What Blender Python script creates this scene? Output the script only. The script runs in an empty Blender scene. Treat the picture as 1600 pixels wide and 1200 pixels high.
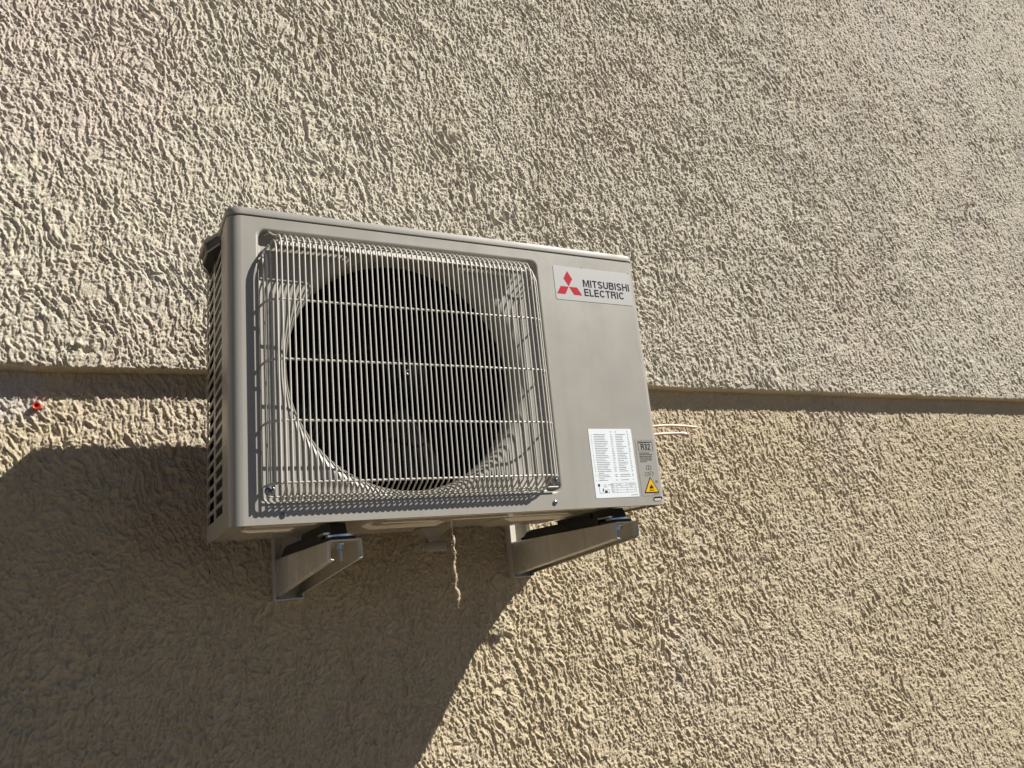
import bpy, bmesh, math, random
import numpy as np
from mathutils import Vector, Matrix

random.seed(7)
C = bpy.context.scene
COL = C.collection

# ------------------------------------------------------------------ camera, sky, sun, exposure
cam_d = bpy.data.cameras.new("camera")
cam = bpy.data.objects.new("camera", cam_d)
COL.objects.link(cam)
cam.location = (-0.1679, -1.2100, -0.1166)
cam.rotation_euler = (math.radians(104.21), math.radians(5.4726), math.radians(-27.0656))
cam_d.sensor_width = 36.0
cam_d.lens = 1222.03 / 1600.0 * 36.0
cam_d.clip_start = 0.02
cam_d.clip_end = 500.0
C.camera = cam

SUN = Vector((1.346, -1.0, 1.430)).normalized()      # towards the sun
el = math.asin(SUN.z)
az = math.atan2(SUN.x, SUN.y)
w = bpy.data.worlds.new("World")
C.world = w
w.use_nodes = True
nt = w.node_tree
bg = nt.nodes["Background"]
sky = nt.nodes.new("ShaderNodeTexSky")
sky.sky_type = 'NISHITA'
sky.sun_disc = False
sky.sun_elevation = el
sky.sun_rotation = az
sky.air_density = 0.32
sky.dust_density = 0.1
nt.links.new(sky.outputs[0], bg.inputs[0])
bg.inputs[1].default_value = 0.05
sd = bpy.data.lights.new("sun", 'SUN')
sd.energy = 5.0
sd.angle = math.radians(0.5)
sd.color = (1.0, 0.95, 0.87)
sun = bpy.data.objects.new("sun", sd)
sun.rotation_euler = SUN.to_track_quat('Z', 'Y').to_euler()
sun.location = (4, -4, 5)
COL.objects.link(sun)
C.view_settings.view_transform = 'Standard'
C.view_settings.look = 'None'
C.view_settings.exposure = 0.50
C.view_settings.gamma = 1.0
C.view_settings.use_curve_mapping = False

# ------------------------------------------------------------------ helpers
def tag(o, label=None, cat=None, group=None, kind=None):
    if label: o['label'] = label
    if cat: o['category'] = cat
    if group: o['group'] = group
    if kind: o['kind'] = kind
    return o

def empty(name, loc, label, cat, group=None):
    o = bpy.data.objects.new(name, None)
    o.location = loc
    o.empty_display_size = 0.05
    COL.objects.link(o)
    return tag(o, label, cat, group)

def obj(name, bm, mats, parent=None, smooth=True, angle=32, label=None):
    bm.normal_update()
    me = bpy.data.meshes.new(name)
    bm.to_mesh(me); bm.free()
    for m in (mats if isinstance(mats, (list, tuple)) else [mats]):
        me.materials.append(m)
    if smooth:
        me.polygons.foreach_set('use_smooth', [True] * len(me.polygons))
        me.set_sharp_from_angle(angle=math.radians(angle))
    o = bpy.data.objects.new(name, me)
    COL.objects.link(o)
    if parent:
        o.parent = parent
        o.matrix_parent_inverse = Matrix.Translation(-world_loc(parent))
    if label: o['label'] = label
    return o

def world_loc(o):
    v = Vector((0, 0, 0))
    # every mesh keeps its vertices in world coordinates relative to a thing's base
    while o is not None:
        if o.type == 'EMPTY':
            v += o.location
        o = o.parent
    return v if v is not None else Vector((0, 0, 0))

def parented_fix(o): return o

def NB(): return bmesh.new()

def box(bm, x0, x1, y0, y1, z0, z1, bevel=0.0, mi=0, seg=2):
    vs = [bm.verts.new(p) for p in ((x0,y0,z0),(x1,y0,z0),(x1,y1,z0),(x0,y1,z0),(x0,y0,z1),(x1,y0,z1),(x1,y1,z1),(x0,y1,z1))]
    fs = [bm.faces.new([vs[i] for i in f]) for f in ((0,3,2,1),(4,5,6,7),(0,1,5,4),(1,2,6,5),(2,3,7,6),(3,0,4,7))]
    for f in fs: f.material_index = mi
    if bevel > 0:
        es = list({e for f in fs for e in f.edges})
        r = bmesh.ops.bevel(bm, geom=es, offset=bevel, segments=seg, profile=0.5, affect='EDGES')
        for f in r['faces']: f.material_index = mi
    return vs

def prism(bm, pts, axis, a, b, mi=0):
    """extrude a closed 2D outline along an axis"""
    def P(u, v, t):
        return {'x': (t, u, v), 'y': (u, t, v), 'z': (u, v, t)}[axis]
    A = [bm.verts.new(P(u, v, a)) for u, v in pts]
    B = [bm.verts.new(P(u, v, b)) for u, v in pts]
    n = len(pts)
    fs = [bm.faces.new(A), bm.faces.new(B[::-1])]
    for i in range(n):
        fs.append(bm.faces.new((A[i], B[i], B[(i+1) % n], A[(i+1) % n])))
    for f in fs: f.material_index = mi
    bmesh.ops.recalc_face_normals(bm, faces=fs)
    return fs

def tube(bm, pts, r, n=8, caps=True, mi=0):
    pts = [Vector(p) for p in pts]
    rs = r if isinstance(r, (list, tuple)) else [r] * len(pts)
    rings = []
    t0 = (pts[1] - pts[0]).normalized()
    up = Vector((1, 0, 0)) if abs(t0.x) < 0.9 else Vector((0, 0, 1))
    nrm = (up - t0 * up.dot(t0)).normalized()
    for i, p in enumerate(pts):
        if i == 0: t = t0
        elif i == len(pts) - 1: t = (pts[i] - pts[i-1]).normalized()
        else: t = ((pts[i+1] - p).normalized() + (p - pts[i-1]).normalized()).normalized()
        nrm = (nrm - t * nrm.dot(t)).normalized()
        bi = t.cross(nrm)
        rings.append([bm.verts.new(p + (nrm * math.cos(2*math.pi*k/n) + bi * math.sin(2*math.pi*k/n)) * rs[i]) for k in range(n)])
    for i in range(len(rings) - 1):
        for k in range(n):
            f = bm.faces.new((rings[i][k], rings[i][(k+1) % n], rings[i+1][(k+1) % n], rings[i+1][k]))
            f.material_index = mi
    if caps:
        f = bm.faces.new(rings[0][::-1]); f.material_index = mi
        f = bm.faces.new(rings[-1]); f.material_index = mi

def lathe(bm, prof, c, axis='y', n=32, mi=0, closed=True):
    """prof: (radius, t along axis); a solid of revolution"""
    c = Vector(c)
    rings = []
    for r, t in prof:
        ring = []
        for k in range(n):
            a = 2 * math.pi * k / n
            u, v = r * math.cos(a), r * math.sin(a)
            q = {'x': (t, u, v), 'y': (u, t, v), 'z': (u, v, t)}[axis]
            ring.append(bm.verts.new(c + Vector(q)))
        rings.append(ring)
    fs = []
    for i in range(len(rings) - 1):
        for k in range(n):
            fs.append(bm.faces.new((rings[i][k], rings[i][(k+1) % n], rings[i+1][(k+1) % n], rings[i+1][k])))
    if closed:
        fs.append(bm.faces.new(rings[0])); fs.append(bm.faces.new(rings[-1]))
    for f in fs: f.material_index = mi
    bmesh.ops.recalc_face_normals(bm, faces=fs)

def rrect(x0, x1, z0, z1, r, n=5):
    out = []
    for cx, cz, a0 in ((x1-r, z1-r, 0), (x0+r, z1-r, 90), (x0+r, z0+r, 180), (x1-r, z0+r, 270)):
        for k in range(n + 1):
            a = math.radians(a0 + 90 * k / n)
            out.append((cx + r*math.cos(a), cz + r*math.sin(a)))
    return out

def quad(bm, x0, x1, z0, z1, y, mi=0):
    f = bm.faces.new([bm.verts.new(p) for p in ((x0,y,z0),(x1,y,z0),(x1,y,z1),(x0,y,z1))])
    f.material_index = mi

def poly(bm, pts, y, mi=0):
    f = bm.faces.new([bm.verts.new((u, y, v)) for u, v in pts])
    f.material_index = mi
    if f.normal.y > 0: f.normal_flip()
    return f

# ------------------------------------------------------------------ materials
def mat(name, col, rough=0.5, metal=0.0, noise=0.0, nscale=20.0, bump=0.0, bscale=200.0, bdist=0.0005, spec=0.5, rvar=0.0, coat=0.0):
    m = bpy.data.materials.new(name)
    m.use_nodes = True
    t = m.node_tree; N = t.nodes; L = t.links
    b = N['Principled BSDF']
    b.inputs['Base Color'].default_value = (*col, 1)
    b.inputs['Roughness'].default_value = rough
    b.inputs['Metallic'].default_value = metal
    b.inputs['Specular IOR Level'].default_value = spec
    if coat: 
        b.inputs['Coat Weight'].default_value = coat
        b.inputs['Coat Roughness'].default_value = 0.08
    tc = N.new('ShaderNodeTexCoord')
    if noise > 0 or rvar > 0:
        nz = N.new('ShaderNodeTexNoise'); nz.inputs['Scale'].default_value = nscale
        nz.inputs['Detail'].default_value = 6; nz.inputs['Roughness'].default_value = 0.65
        L.new(tc.outputs['Object'], nz.inputs['Vector'])
        if noise > 0:
            mx = N.new('ShaderNodeMix'); mx.data_type = 'RGBA'
            mx.inputs[6].default_value = tuple(c * (1 - noise) for c in col) + (1,)
            mx.inputs[7].default_value = tuple(min(1, c * (1 + noise)) for c in col) + (1,)
            L.new(nz.outputs['Fac'], mx.inputs[0]); L.new(mx.outputs[2], b.inputs['Base Color'])
        if rvar > 0:
            mr = N.new('ShaderNodeMapRange')
            mr.inputs[1].default_value = 0.3; mr.inputs[2].default_value = 0.7
            mr.inputs[3].default_value = max(0.02, rough - rvar); mr.inputs[4].default_value = min(1, rough + rvar)
            L.new(nz.outputs['Fac'], mr.inputs[0]); L.new(mr.outputs[0], b.inputs['Roughness'])
    if bump > 0:
        nb = N.new('ShaderNodeTexNoise'); nb.inputs['Scale'].default_value = bscale
        nb.inputs['Detail'].default_value = 3
        L.new(tc.outputs['Object'], nb.inputs['Vector'])
        bp = N.new('ShaderNodeBump'); bp.inputs['Strength'].default_value = bump
        bp.inputs['Distance'].default_value = bdist
        L.new(nb.outputs['Fac'], bp.inputs['Height']); L.new(bp.outputs[0], b.inputs['Normal'])
    return m

M = {}
M['paint'] = mat('ivory_painted_steel', (0.335, 0.321, 0.285), 0.38, noise=0.05, nscale=9, bump=0.25, bscale=900, bdist=0.0002, rvar=0.08)
M['lid'] = mat('ivory_painted_lid', (0.335, 0.324, 0.290), 0.50, noise=0.05, nscale=11, bump=0.25, bscale=900, bdist=0.0002, rvar=0.08)
M['base'] = mat('galvanised_painted_base', (0.60, 0.56, 0.48), 0.14, noise=0.10, nscale=30, bump=0.2, bscale=60, bdist=0.001, metal=0.35)
M['wire'] = mat('plastic_coated_wire', (0.55, 0.53, 0.475), 0.35, noise=0.06, nscale=60)
M['bracket'] = mat('cream_enamel_bracket', (0.64, 0.61, 0.54), 0.24, noise=0.08, nscale=14, bump=0.12, bscale=45, bdist=0.001, rvar=0.06)
M['rubber'] = mat('black_rubber', (0.016, 0.016, 0.017), 0.6, bump=0.4, bscale=300)
M['zinc'] = mat('zinc_plated_steel', (0.62, 0.66, 0.70), 0.28, metal=1.0, noise=0.15, nscale=70, bump=0.2, bscale=200)
M['screw'] = mat('dark_screw_steel', (0.34, 0.38, 0.43), 0.25, metal=1.0, noise=0.2, nscale=200)
M['fan'] = mat('black_fan_plastic', (0.004, 0.004, 0.005), 0.7, noise=0.2, nscale=20, spec=0.06)
M['cavity'] = mat('dark_interior', (0.005, 0.005, 0.005), 0.9, spec=0.05)
M['fins'] = mat('dark_coil_fins', (0.012, 0.013, 0.015), 0.5, metal=0.3)
M['sticker'] = mat('pale_silver_sticker', (0.43, 0.43, 0.42), 0.36, noise=0.03, nscale=30, bump=0.1, bscale=60, bdist=0.0003)
M['white'] = mat('white_paper_label', (0.74, 0.79, 0.82), 0.42, noise=0.03, nscale=40)
M['ink'] = mat('dark_blue_ink', (0.016, 0.019, 0.034), 0.7, spec=0.12)
M['black'] = mat('black_ink', (0.014, 0.014, 0.014), 0.7, spec=0.12)
M['greyink'] = mat('grey_print', (0.22, 0.24, 0.26), 0.7, spec=0.12)
M['clear'] = mat('clear_label_film', (0.350, 0.338, 0.305), 0.2)
M['red'] = mat('red_ink', (0.46, 0.022, 0.040), 0.7, spec=0.12)
M['yellow'] = mat('yellow_ink', (0.74, 0.44, 0.01), 0.7, spec=0.12)
M['copper'] = mat('copper_pipe', (0.60, 0.40, 0.31), 0.5, metal=0.3, noise=0.15, nscale=60)
M['pinkcap'] = mat('pink_plastic_cap', (0.62, 0.30, 0.36), 0.5, noise=0.1, nscale=90)
M['redpl'] = mat('red_plastic', (0.62, 0.035, 0.015), 0.4, noise=0.15, nscale=200)
M['drain'] = mat('grey_beige_plastic', (0.27, 0.25, 0.215), 0.45, noise=0.05)
M['straw'] = mat('dry_fibre', (0.46, 0.37, 0.25), 0.9, noise=0.35, nscale=150, bump=0.5, bscale=500)

def weather(m, dust, amt):
    """faint vertical dust runs and small scuffs in the paint"""
    t = m.node_tree; N = t.nodes; L = t.links
    b = N['Principled BSDF']
    src = b.inputs['Base Color'].links[0].from_socket
    tc = N.new('ShaderNodeTexCoord'); mp = N.new('ShaderNodeMapping')
    mp.inputs['Scale'].default_value = (38, 38, 3.0)
    L.new(tc.outputs['Object'], mp.inputs[0])
    n1 = N.new('ShaderNodeTexNoise'); n1.inputs['Scale'].default_value = 1.0; n1.inputs['Detail'].default_value = 7; n1.inputs['Roughness'].default_value = 0.7
    L.new(mp.outputs[0], n1.inputs['Vector'])
    n2 = N.new('ShaderNodeTexNoise'); n2.inputs['Scale'].default_value = 160; n2.inputs['Detail'].default_value = 4
    L.new(tc.outputs['Object'], n2.inputs['Vector'])
    r1 = N.new('ShaderNodeMapRange'); r1.inputs[1].default_value = 0.50; r1.inputs[2].default_value = 0.80; L.new(n1.outputs['Fac'], r1.inputs[0])
    r2 = N.new('ShaderNodeMapRange'); r2.inputs[1].default_value = 0.66; r2.inputs[2].default_value = 0.74; L.new(n2.outputs['Fac'], r2.inputs[0])
    a = N.new('ShaderNodeMath'); a.operation = 'MULTIPLY_ADD'; L.new(r2.outputs[0], a.inputs[0]); a.inputs[1].default_value = 0.35; L.new(r1.outputs[0], a.inputs[2])
    k = N.new('ShaderNodeMath'); k.operation = 'MULTIPLY'; L.new(a.outputs[0], k.inputs[0]); k.inputs[1].default_value = amt; k.use_clamp = True
    mx = N.new('ShaderNodeMix'); mx.data_type = 'RGBA'
    L.new(k.outputs[0], mx.inputs[0]); L.new(src, mx.inputs[6]); mx.inputs[7].default_value = (*dust, 1)
    L.new(mx.outputs[2], b.inputs['Base Color'])
weather(M['paint'], (0.26, 0.235, 0.19), 0.40)
weather(M['lid'], (0.27, 0.245, 0.20), 0.40)
weather(M['bracket'], (0.36, 0.32, 0.25), 0.45)

# concrete ground
M['ground'] = mat('asphalt', (0.115, 0.090, 0.058), 0.9, noise=0.2, nscale=3, bump=0.4, bscale=40, bdist=0.004)

def stucco():
    m = bpy.data.materials.new('beige_rough_stucco')
    m.use_nodes = True
    t = m.node_tree; N = t.nodes; L = t.links
    b = N['Principled BSDF']
    b.inputs['Roughness'].default_value = 0.88
    b.inputs['Specular IOR Level'].default_value = 0.2
    tc = N.new('ShaderNodeTexCoord')
    P = tc.outputs['Object']
    def noise(scale, detail=5, rough=0.6, vec=P):
        n = N.new('ShaderNodeTexNoise'); n.inputs['Scale'].default_value = scale
        n.inputs['Detail'].default_value = detail; n.inputs['Roughness'].default_value = rough
        L.new(vec, n.inputs['Vector']); return n.outputs['Fac']
    def ramp(f, a, c):
        r = N.new('ShaderNodeMapRange'); r.inputs[1].default_value = a; r.inputs[2].default_value = c
        r.interpolation_type = 'SMOOTHSTEP'
        L.new(f, r.inputs[0]); return r.outputs[0]
    def mix(f, A, B):
        x = N.new('ShaderNodeMix'); x.data_type = 'RGBA'
        if isinstance(f, float): x.inputs[0].default_value = f
        else: L.new(f, x.inputs[0])
        for s, v in ((6, A), (7, B)):
            if isinstance(v, tuple): x.inputs[s].default_value = (*v, 1)
            else: L.new(v, x.inputs[s])
        return x.outputs[2]
    def mul(a, c):
        x = N.new('ShaderNodeMath'); x.operation = 'MULTIPLY'
        for i, v in ((0, a), (1, c)):
            if isinstance(v, float): x.inputs[i].default_value = v
            else: L.new(v, x.inputs[i])
        return x.outputs[0]
    sep = N.new('ShaderNodeSeparateXYZ'); L.new(P, sep.inputs[0])
    # lower coat more ochre, upper coat paler and greyer
    up = ramp(sep.outputs['Z'], 0.364, 0.372)
    col = mix(up, (0.585, 0.500, 0.350), (0.610, 0.560, 0.455))
    col = mix(mul(ramp(noise(1.6, 4), 0.45, 0.7), 0.5), col, (0.62, 0.53, 0.44))
    col = mix(mul(ramp(noise(3.1, 6, 0.7), 0.52, 0.72), 0.45), col, (0.54, 0.48, 0.38))
    col = mix(mul(ramp(noise(45, 4), 0.5, 0.75), 0.25), col, (0.50, 0.41, 0.29))
    def spot(c, r, colr, amt, nz=9.0):
        nonlocal col
        d = N.new('ShaderNodeVectorMath'); d.operation = 'DISTANCE'
        L.new(P, d.inputs[0]); d.inputs[1].default_value = c
        a = N.new('ShaderNodeMath'); a.operation = 'MULTIPLY_ADD'
        L.new(noise(nz, 4), a.inputs[0]); a.inputs[1].default_value = r; L.new(d.outputs['Value'], a.inputs[2])
        f = ramp(a.outputs[0], r * 1.5, r * 1.0)
        col = mix(mul(f, amt), col, colr)
    ms = N.new('ShaderNodeMapping'); ms.inputs['Scale'].default_value = (4.5, 1, 0.75); ms.inputs['Rotation'].default_value = (0, math.radians(-12), 0)
    L.new(P, ms.inputs[0])
    far = ramp(sep.outputs['X'], 0.9, 2.2)
    col = mix(mul(mul(ramp(noise(1.0, 5, 0.6, ms.outputs[0]), 0.45, 0.62), up), mul(far, 0.38)), col, (0.47, 0.445, 0.385))
    col = mix(mul(ramp(noise(1.7, 5, 0.6, ms.outputs[0]), 0.5, 0.7), 0.30), col, (0.50, 0.43, 0.32))
    spot((-0.33, 0.5, 0.325), 0.085, (0.56, 0.52, 0.51), 0.6, 25.0)
    spot((-0.25, 0.46, 1.05), 0.30, (0.64, 0.54, 0.48), 0.45)
    spot((0.02, 0.5, 0.10), 0.16, (0.48, 0.36, 0.25), 0.5)
    spot((2.9, 0.46, 2.05), 0.55, (0.66, 0.60, 0.55), 0.25, 4.0)
    L.new(col, b.inputs['Base Color'])
    # fine grain
    mp = N.new('ShaderNodeMapping'); mp.inputs['Scale'].default_value = (1, 1, 0.7)
    L.new(P, mp.inputs[0])
    h = N.new('ShaderNodeMath'); h.operation = 'ADD'
    L.new(noise(380, 4, 0.7, mp.outputs[0]), h.inputs[0]); L.new(mul(noise(800, 2), 0.5), h.inputs[1])
    bp = N.new('ShaderNodeBump'); bp.inputs['Strength'].default_value = 1.0; bp.inputs['Distance'].default_value = 0.0024
    L.new(h.outputs[0], bp.inputs['Height']); L.new(bp.outputs[0], b.inputs['Normal'])
    return m
M['stucco'] = stucco()

# ------------------------------------------------------------------ ground
bm = NB()
for (x0, x1, y0, y1) in ((-60, 60, -90, 30),):
    bm.faces.new([bm.verts.new(p) for p in ((x0,y0,-1.70),(x1,y0,-1.70),(x1,y1,-1.70),(x0,y1,-1.70))])
g = obj('ground', bm, M['ground'], smooth=False)
tag(g, kind='structure')

# ------------------------------------------------------------------ the stucco wall (real relief)
rng = np.random.default_rng(11)
TS = 1024
_ang = rng.uniform(0, 2*np.pi, (TS, TS)).astype(np.float32)
GX, GY = np.cos(_ang), np.sin(_ang)
def perlin(u, v, off=0):
    u = u + off * 17.31 + 300; v = v + off * 9.77 + 300
    iu = np.floor(u).astype(np.int32); iv = np.floor(v).astype(np.int32)
    fu = u - iu; fv = v - iv
    su = fu*fu*fu*(fu*(fu*6-15)+10); sv = fv*fv*fv*(fv*(fv*6-15)+10)
    def gd(a, c, du, dv):
        a = (iu + a) % TS; c = (iv + c) % TS
        return GX[a, c]*du + GY[a, c]*dv
    n0 = gd(0,0,fu,fv)*(1-su) + gd(1,0,fu-1,fv)*su
    n1 = gd(0,1,fu,fv-1)*(1-su) + gd(1,1,fu-1,fv-1)*su
    return (n0*(1-sv) + n1*sv) * 1.45
def relief(x, s, K=0.93):
    """stucco height in metres at wall position x, arc position s"""
    far = np.clip((x - 1.2)/1.5, 0, 1)
    x = x/K; s = s/K
    wu = perlin(x/0.11, s/0.11, 1) * 0.020 + perlin(x/0.03, s/0.03, 2) * 0.006
    wv = perlin(x/0.11, s/0.11, 3) * 0.020 + perlin(x/0.03, s/0.03, 4) * 0.006
    X = x + wu; S = s + wv
    ca, sa = math.cos(math.radians(14)), math.sin(math.radians(14))
    U = X*ca + S*sa; V = -X*sa + S*ca
    cover = np.clip(perlin(x/0.30, s/0.35, 5)*0.5 + 0.85, 0.45, 1.15)
    def ss(n, lo, hi):
        t = np.clip((n - lo)/(hi - lo), 0, 1); return t*t*(3 - 2*t)
    lace = np.clip(1 - np.abs(perlin(U/0.019, V/0.038, 6)) * 3.6, 0, 1)**1.3
    lace2 = np.clip(1 - np.abs(perlin(U/0.012, V/0.024, 14)) * 3.2, 0, 1)**1.3
    drip = ss(perlin(U/0.0125, V/0.040, 8), -0.10, 0.12)
    m2 = ss(perlin(U/0.0066, V/0.0100, 9), -0.12, 0.06)
    f3 = perlin(x/0.0036, s/0.0042, 10)
    pit = np.clip(perlin(U/0.015, V/0.032, 12) - 0.16, 0, 1)
    big = perlin(x/0.09, s/0.13, 13)
    huge = perlin(x/0.33, s/0.40, 15)
    k2 = np.clip(0.8 + 0.5*perlin(x/0.16, s/0.2, 16), 0.45, 1.1)
    h = lace*0.0036*cover + lace2*0.0020 + drip*0.0030*k2 + m2*0.0024*(1.3-0.4*k2) + f3*0.0017 - pit*0.0090*cover + big*0.0018 + huge*0.003
    return h * (0.86 - 0.14*far)

def axis_steps(a, b, f):
    out = [a]
    while out[-1] < b:
        out.append(out[-1] + f(out[-1]))
    return np.array(out)
def xstep(x):
    if x < -0.9: return 0.02
    if x < -0.42: return 0.004
    if x < 0.8: return 0.0014
    if x < 4.0: return 0.0014 + (x - 0.8) * 0.00065
    return 0.03
XS = axis_steps(-3.5, 8.0, xstep)

def sheet(path, name, parent, amp):
    """path: (y, z, ny, nz, s); a relief sheet swept along x"""
    path = np.array(path)
    nx, ns = len(XS), len(path)
    Xg, Sg = np.meshgrid(XS, path[:, 4])
    h = relief(Xg, Sg) * amp(path)[:, None]
    Zg = path[:, 1][:, None]
    if name == 'upper_plaster':      # a chipped lump just above the ledge
        on = (path[:, 2] < -0.5)[:, None]
        h = h + on*(0.010*np.exp(-((Xg+0.214)/0.011)**2 - ((Zg-0.412)/0.006)**2) - 0.009*np.exp(-((Xg+0.200)/0.012)**2 - ((Zg-0.401)/0.007)**2))
    co = np.empty((ns, nx, 3), np.float32)
    wob = (perlin(XS/0.30, XS*0+3.3, 20) * 0.0030 + perlin(XS/0.05, XS*0+1.3, 21) * 0.0014)
    co[:, :, 0] = Xg
    co[:, :, 1] = path[:, 0][:, None] + path[:, 2][:, None] * h
    co[:, :, 2] = path[:, 1][:, None] + path[:, 3][:, None] * h + wob[None, :] * np.exp(-np.abs(path[:, 1]-0.368)/0.02)[:, None]
    idx = np.arange(ns*nx).reshape(ns, nx)
    q = np.stack([idx[:-1, :-1], idx[:-1, 1:], idx[1:, 1:], idx[1:, :-1]], -1).reshape(-1, 4)
    me = bpy.data.meshes.new(name)
    me.vertices.add(ns*nx); me.vertices.foreach_set('co', co.ravel())
    me.loops.add(q.size); me.loops.foreach_set('vertex_index', q.ravel().astype(np.int32))
    me.polygons.add(len(q)); me.polygons.foreach_set('loop_start', (np.arange(len(q))*4).astype(np.int32))
    me.polygons.foreach_set('use_smooth', np.ones(len(q), bool))
    me.update(calc_edges=True)
    me.materials.append(M['stucco'])
    o = bpy.data.objects.new(name, me); COL.objects.link(o)
    o.parent = parent
    print(name, len(q))
    return o

WY = 0.5           # lower coat plane
UY = 0.46          # upper coat plane
ZS = 0.368         # underside of the step
wall = empty('house_wall', (0, 0, 0), 'beige rough stucco house wall with a horizontal step, behind the outdoor unit', 'wall')
def zstep_low(z):
    return 0.02 if z < -1.0 else (0.0015 if z < 0.41 else 1)
def zstep_up(z):
    if z < 1.1: return 0.0015
    if z < 2.6: return 0.0015 + (z - 1.1) * 0.0006
    return 0.03
zl = axis_steps(-1.72, 0.40, zstep_low)
sheet([(WY, z, -1, 0, z) for z in zl], 'lower_plaster', wall, lambda p: 1.0 - 0.35*np.exp(-np.clip(0.36-p[:,1],0,1)/0.05))
pth = []
s = 40.0
for y in np.arange(0.520, UY + 0.005, -0.0022):
    pth.append((y, ZS, 0, -1, s)); s += 0.0022
for k in range(1, 6):
    a = math.radians(90 * k / 6)
    pth.append((UY + 0.004 - 0.004*math.sin(a), ZS + 0.004 - 0.004*math.cos(a), -math.sin(a), -math.cos(a), s)); s += 0.001
for z in axis_steps(ZS + 0.004, 5.0, zstep_up):
    pth.append((UY, z, -1, 0, s + z))
sheet(pth, 'upper_plaster', wall, lambda p: np.where(p[:, 2] > -0.5, 0.35, np.clip(0.55 + (p[:, 1]-ZS)/0.03, 0.3, 1.0)))
bm = NB()
box(bm, -3.5, 8.0, 0.535, 0.80, -1.72, 5.0)
obj('wall_core', bm, M['stucco'], wall, smooth=False)

# red plastic plug ring in the wall
bm = NB()
lathe(bm, [(0.0040, -0.009), (0.0064, -0.010), (0.0074, -0.007), (0.0074, 0.012), (0.0040, 0.012), (0.0040, -0.009)], (-0.282, 0.497, 0.296), 'y', 28, closed=False)
o = obj('wall_plug', bm, M['redpl'])
tag(o, 'small red plastic ring plug set in the stucco left of the unit', 'wall plug')
bm = NB()
lathe(bm, [(0.0039, 0.002), (0.0039, 0.006)], (-0.282, 0.497, 0.296), 'y', 20)
obj('plug_hole', bm, M['cavity'], o)

# ------------------------------------------------------------------ outdoor unit
W, H, D = 0.800, 0.516, 0.288
ZL = 0.5005        # lid seam
unit = empty('air_conditioner', (0, 0, 0), 'beige outdoor air conditioner unit with wire fan guard, mounted on two wall brackets', 'air conditioner')

# front panel: flat face, pressed recess, bell-mouth fan opening, rounded vertical corners
FC = (0.3020, 0.2555)
RX0, RX1, RZ0, RZ1 = 0.0463, 0.566, 0.0325, 0.479
def ray_rect(th, x0, x1, z0, z1, r=0.0):
    dx, dz = math.cos(th), math.sin(th)
    best = 1e9
    if dx > 1e-9: best = min(best, (x1-FC[0])/dx)
    if dx < -1e-9: best = min(best, (x0-FC[0])/dx)
    if dz > 1e-9: best = min(best, (z1-FC[1])/dz)
    if dz < -1e-9: best = min(best, (z0-FC[1])/dz)
    x, z = FC[0]+dx*best, FC[1]+dz*best
    if r > 0:
        for cx, cz, sx, sz in ((x0+r, z0+r, -1, -1), (x1-r, z0+r, 1, -1), (x0+r, z1-r, -1, 1), (x1-r, z1-r, 1, 1)):
            if (x-cx)*sx > 0 and (z-cz)*sz > 0:
                ox, oz = FC[0]-cx, FC[1]-cz
                bq = ox*dx + oz*dz; cq = ox*ox + oz*oz - r*r
                t = -bq + math.sqrt(max(0, bq*bq-cq))
                x, z = FC[0]+dx*t, FC[1]+dz*t
    return x, z
FX0, FX1 = 0.020, W - 0.013
TH = [2*math.pi*k/336 for k in range(336)]
for X, Z in ((FX0, 0.0), (FX1, 0.0), (FX0, ZL), (FX1, ZL)):
    TH.append(math.atan2(Z-FC[1], X-FC[0]) % (2*math.pi))
for X, Z, r in ((RX0, RZ0, .012), (RX1, RZ0, .012), (RX0, RZ1, .012), (RX1, RZ1, .012)):
    a0 = math.atan2(Z-FC[1], X-FC[0])
    TH += [(a0 + d*0.008) % (2*math.pi) for d in range(-4, 5)]
KEEP = TH[336:340]
TH = [t for t in TH if all(abs(t-k_) > 0.0035 for k_ in KEEP)]
TH = sorted(TH + KEEP)
TH = [t for i_, t in enumerate(TH) if i_ == 0 or t - TH[i_-1] > 0.0008 or t in KEEP]
bm = NB()
loops = []
def add_loop(fn, y):
    loops.append([bm.verts.new((fn(t)[0], y, fn(t)[1])) for t in TH])
add_loop(lambda t: ray_rect(t, FX0, FX1, 0.0, ZL), 0.0)
e = 0.0035
add_loop(lambda t: ray_rect(t, RX0-e, RX1+e, RZ0-e, RZ1+e, .014), 0.0)
for ins, y in ((-0.0015, 0.0003), (0.0, 0.0014), (0.0010, 0.0035), (0.0022, 0.0130), (0.0035, 0.0158), (0.0060, 0.0168)):
    add_loop(lambda t, i=ins: ray_rect(t, RX0+i, RX1-i, RZ0+i, RZ1-i, .012-i*0.3), y)
RT, FR = 0.2075, 0.024
def flare_y(r):
    q = min(1.0, max(0.0, (r - RT)/FR))
    return 0.0172 + FR*0.9*(1 - math.sqrt(max(0.0, 1 - (1-q)**2)))
for k in range(0, 10):
    a = math.radians(90*k/9)
    rk = RT + FR*(1 - math.sin(a))
    lp = []
    for t in TH:
        x_, z_ = ray_rect(t, RX0+.0068, RX1-.0068, RZ0+.0068, RZ1-.0068, .010)
        r_ = min(rk, math.hypot(x_-FC[0], z_-FC[1]) - 0.00025*(k+1))
        lp.append(bm.verts.new((FC[0]+math.cos(t)*r_, flare_y(r_), FC[1]+math.sin(t)*r_)))
    loops.append(lp)
def circ(r): return lambda t: (FC[0]+math.cos(t)*r, FC[1]+math.sin(t)*r)
add_loop(circ(RT), 0.052)
add_loop(circ(RT+0.001), 0.066)
add_loop(circ(RT+0.006), 0.066)
n = len(TH)
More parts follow.
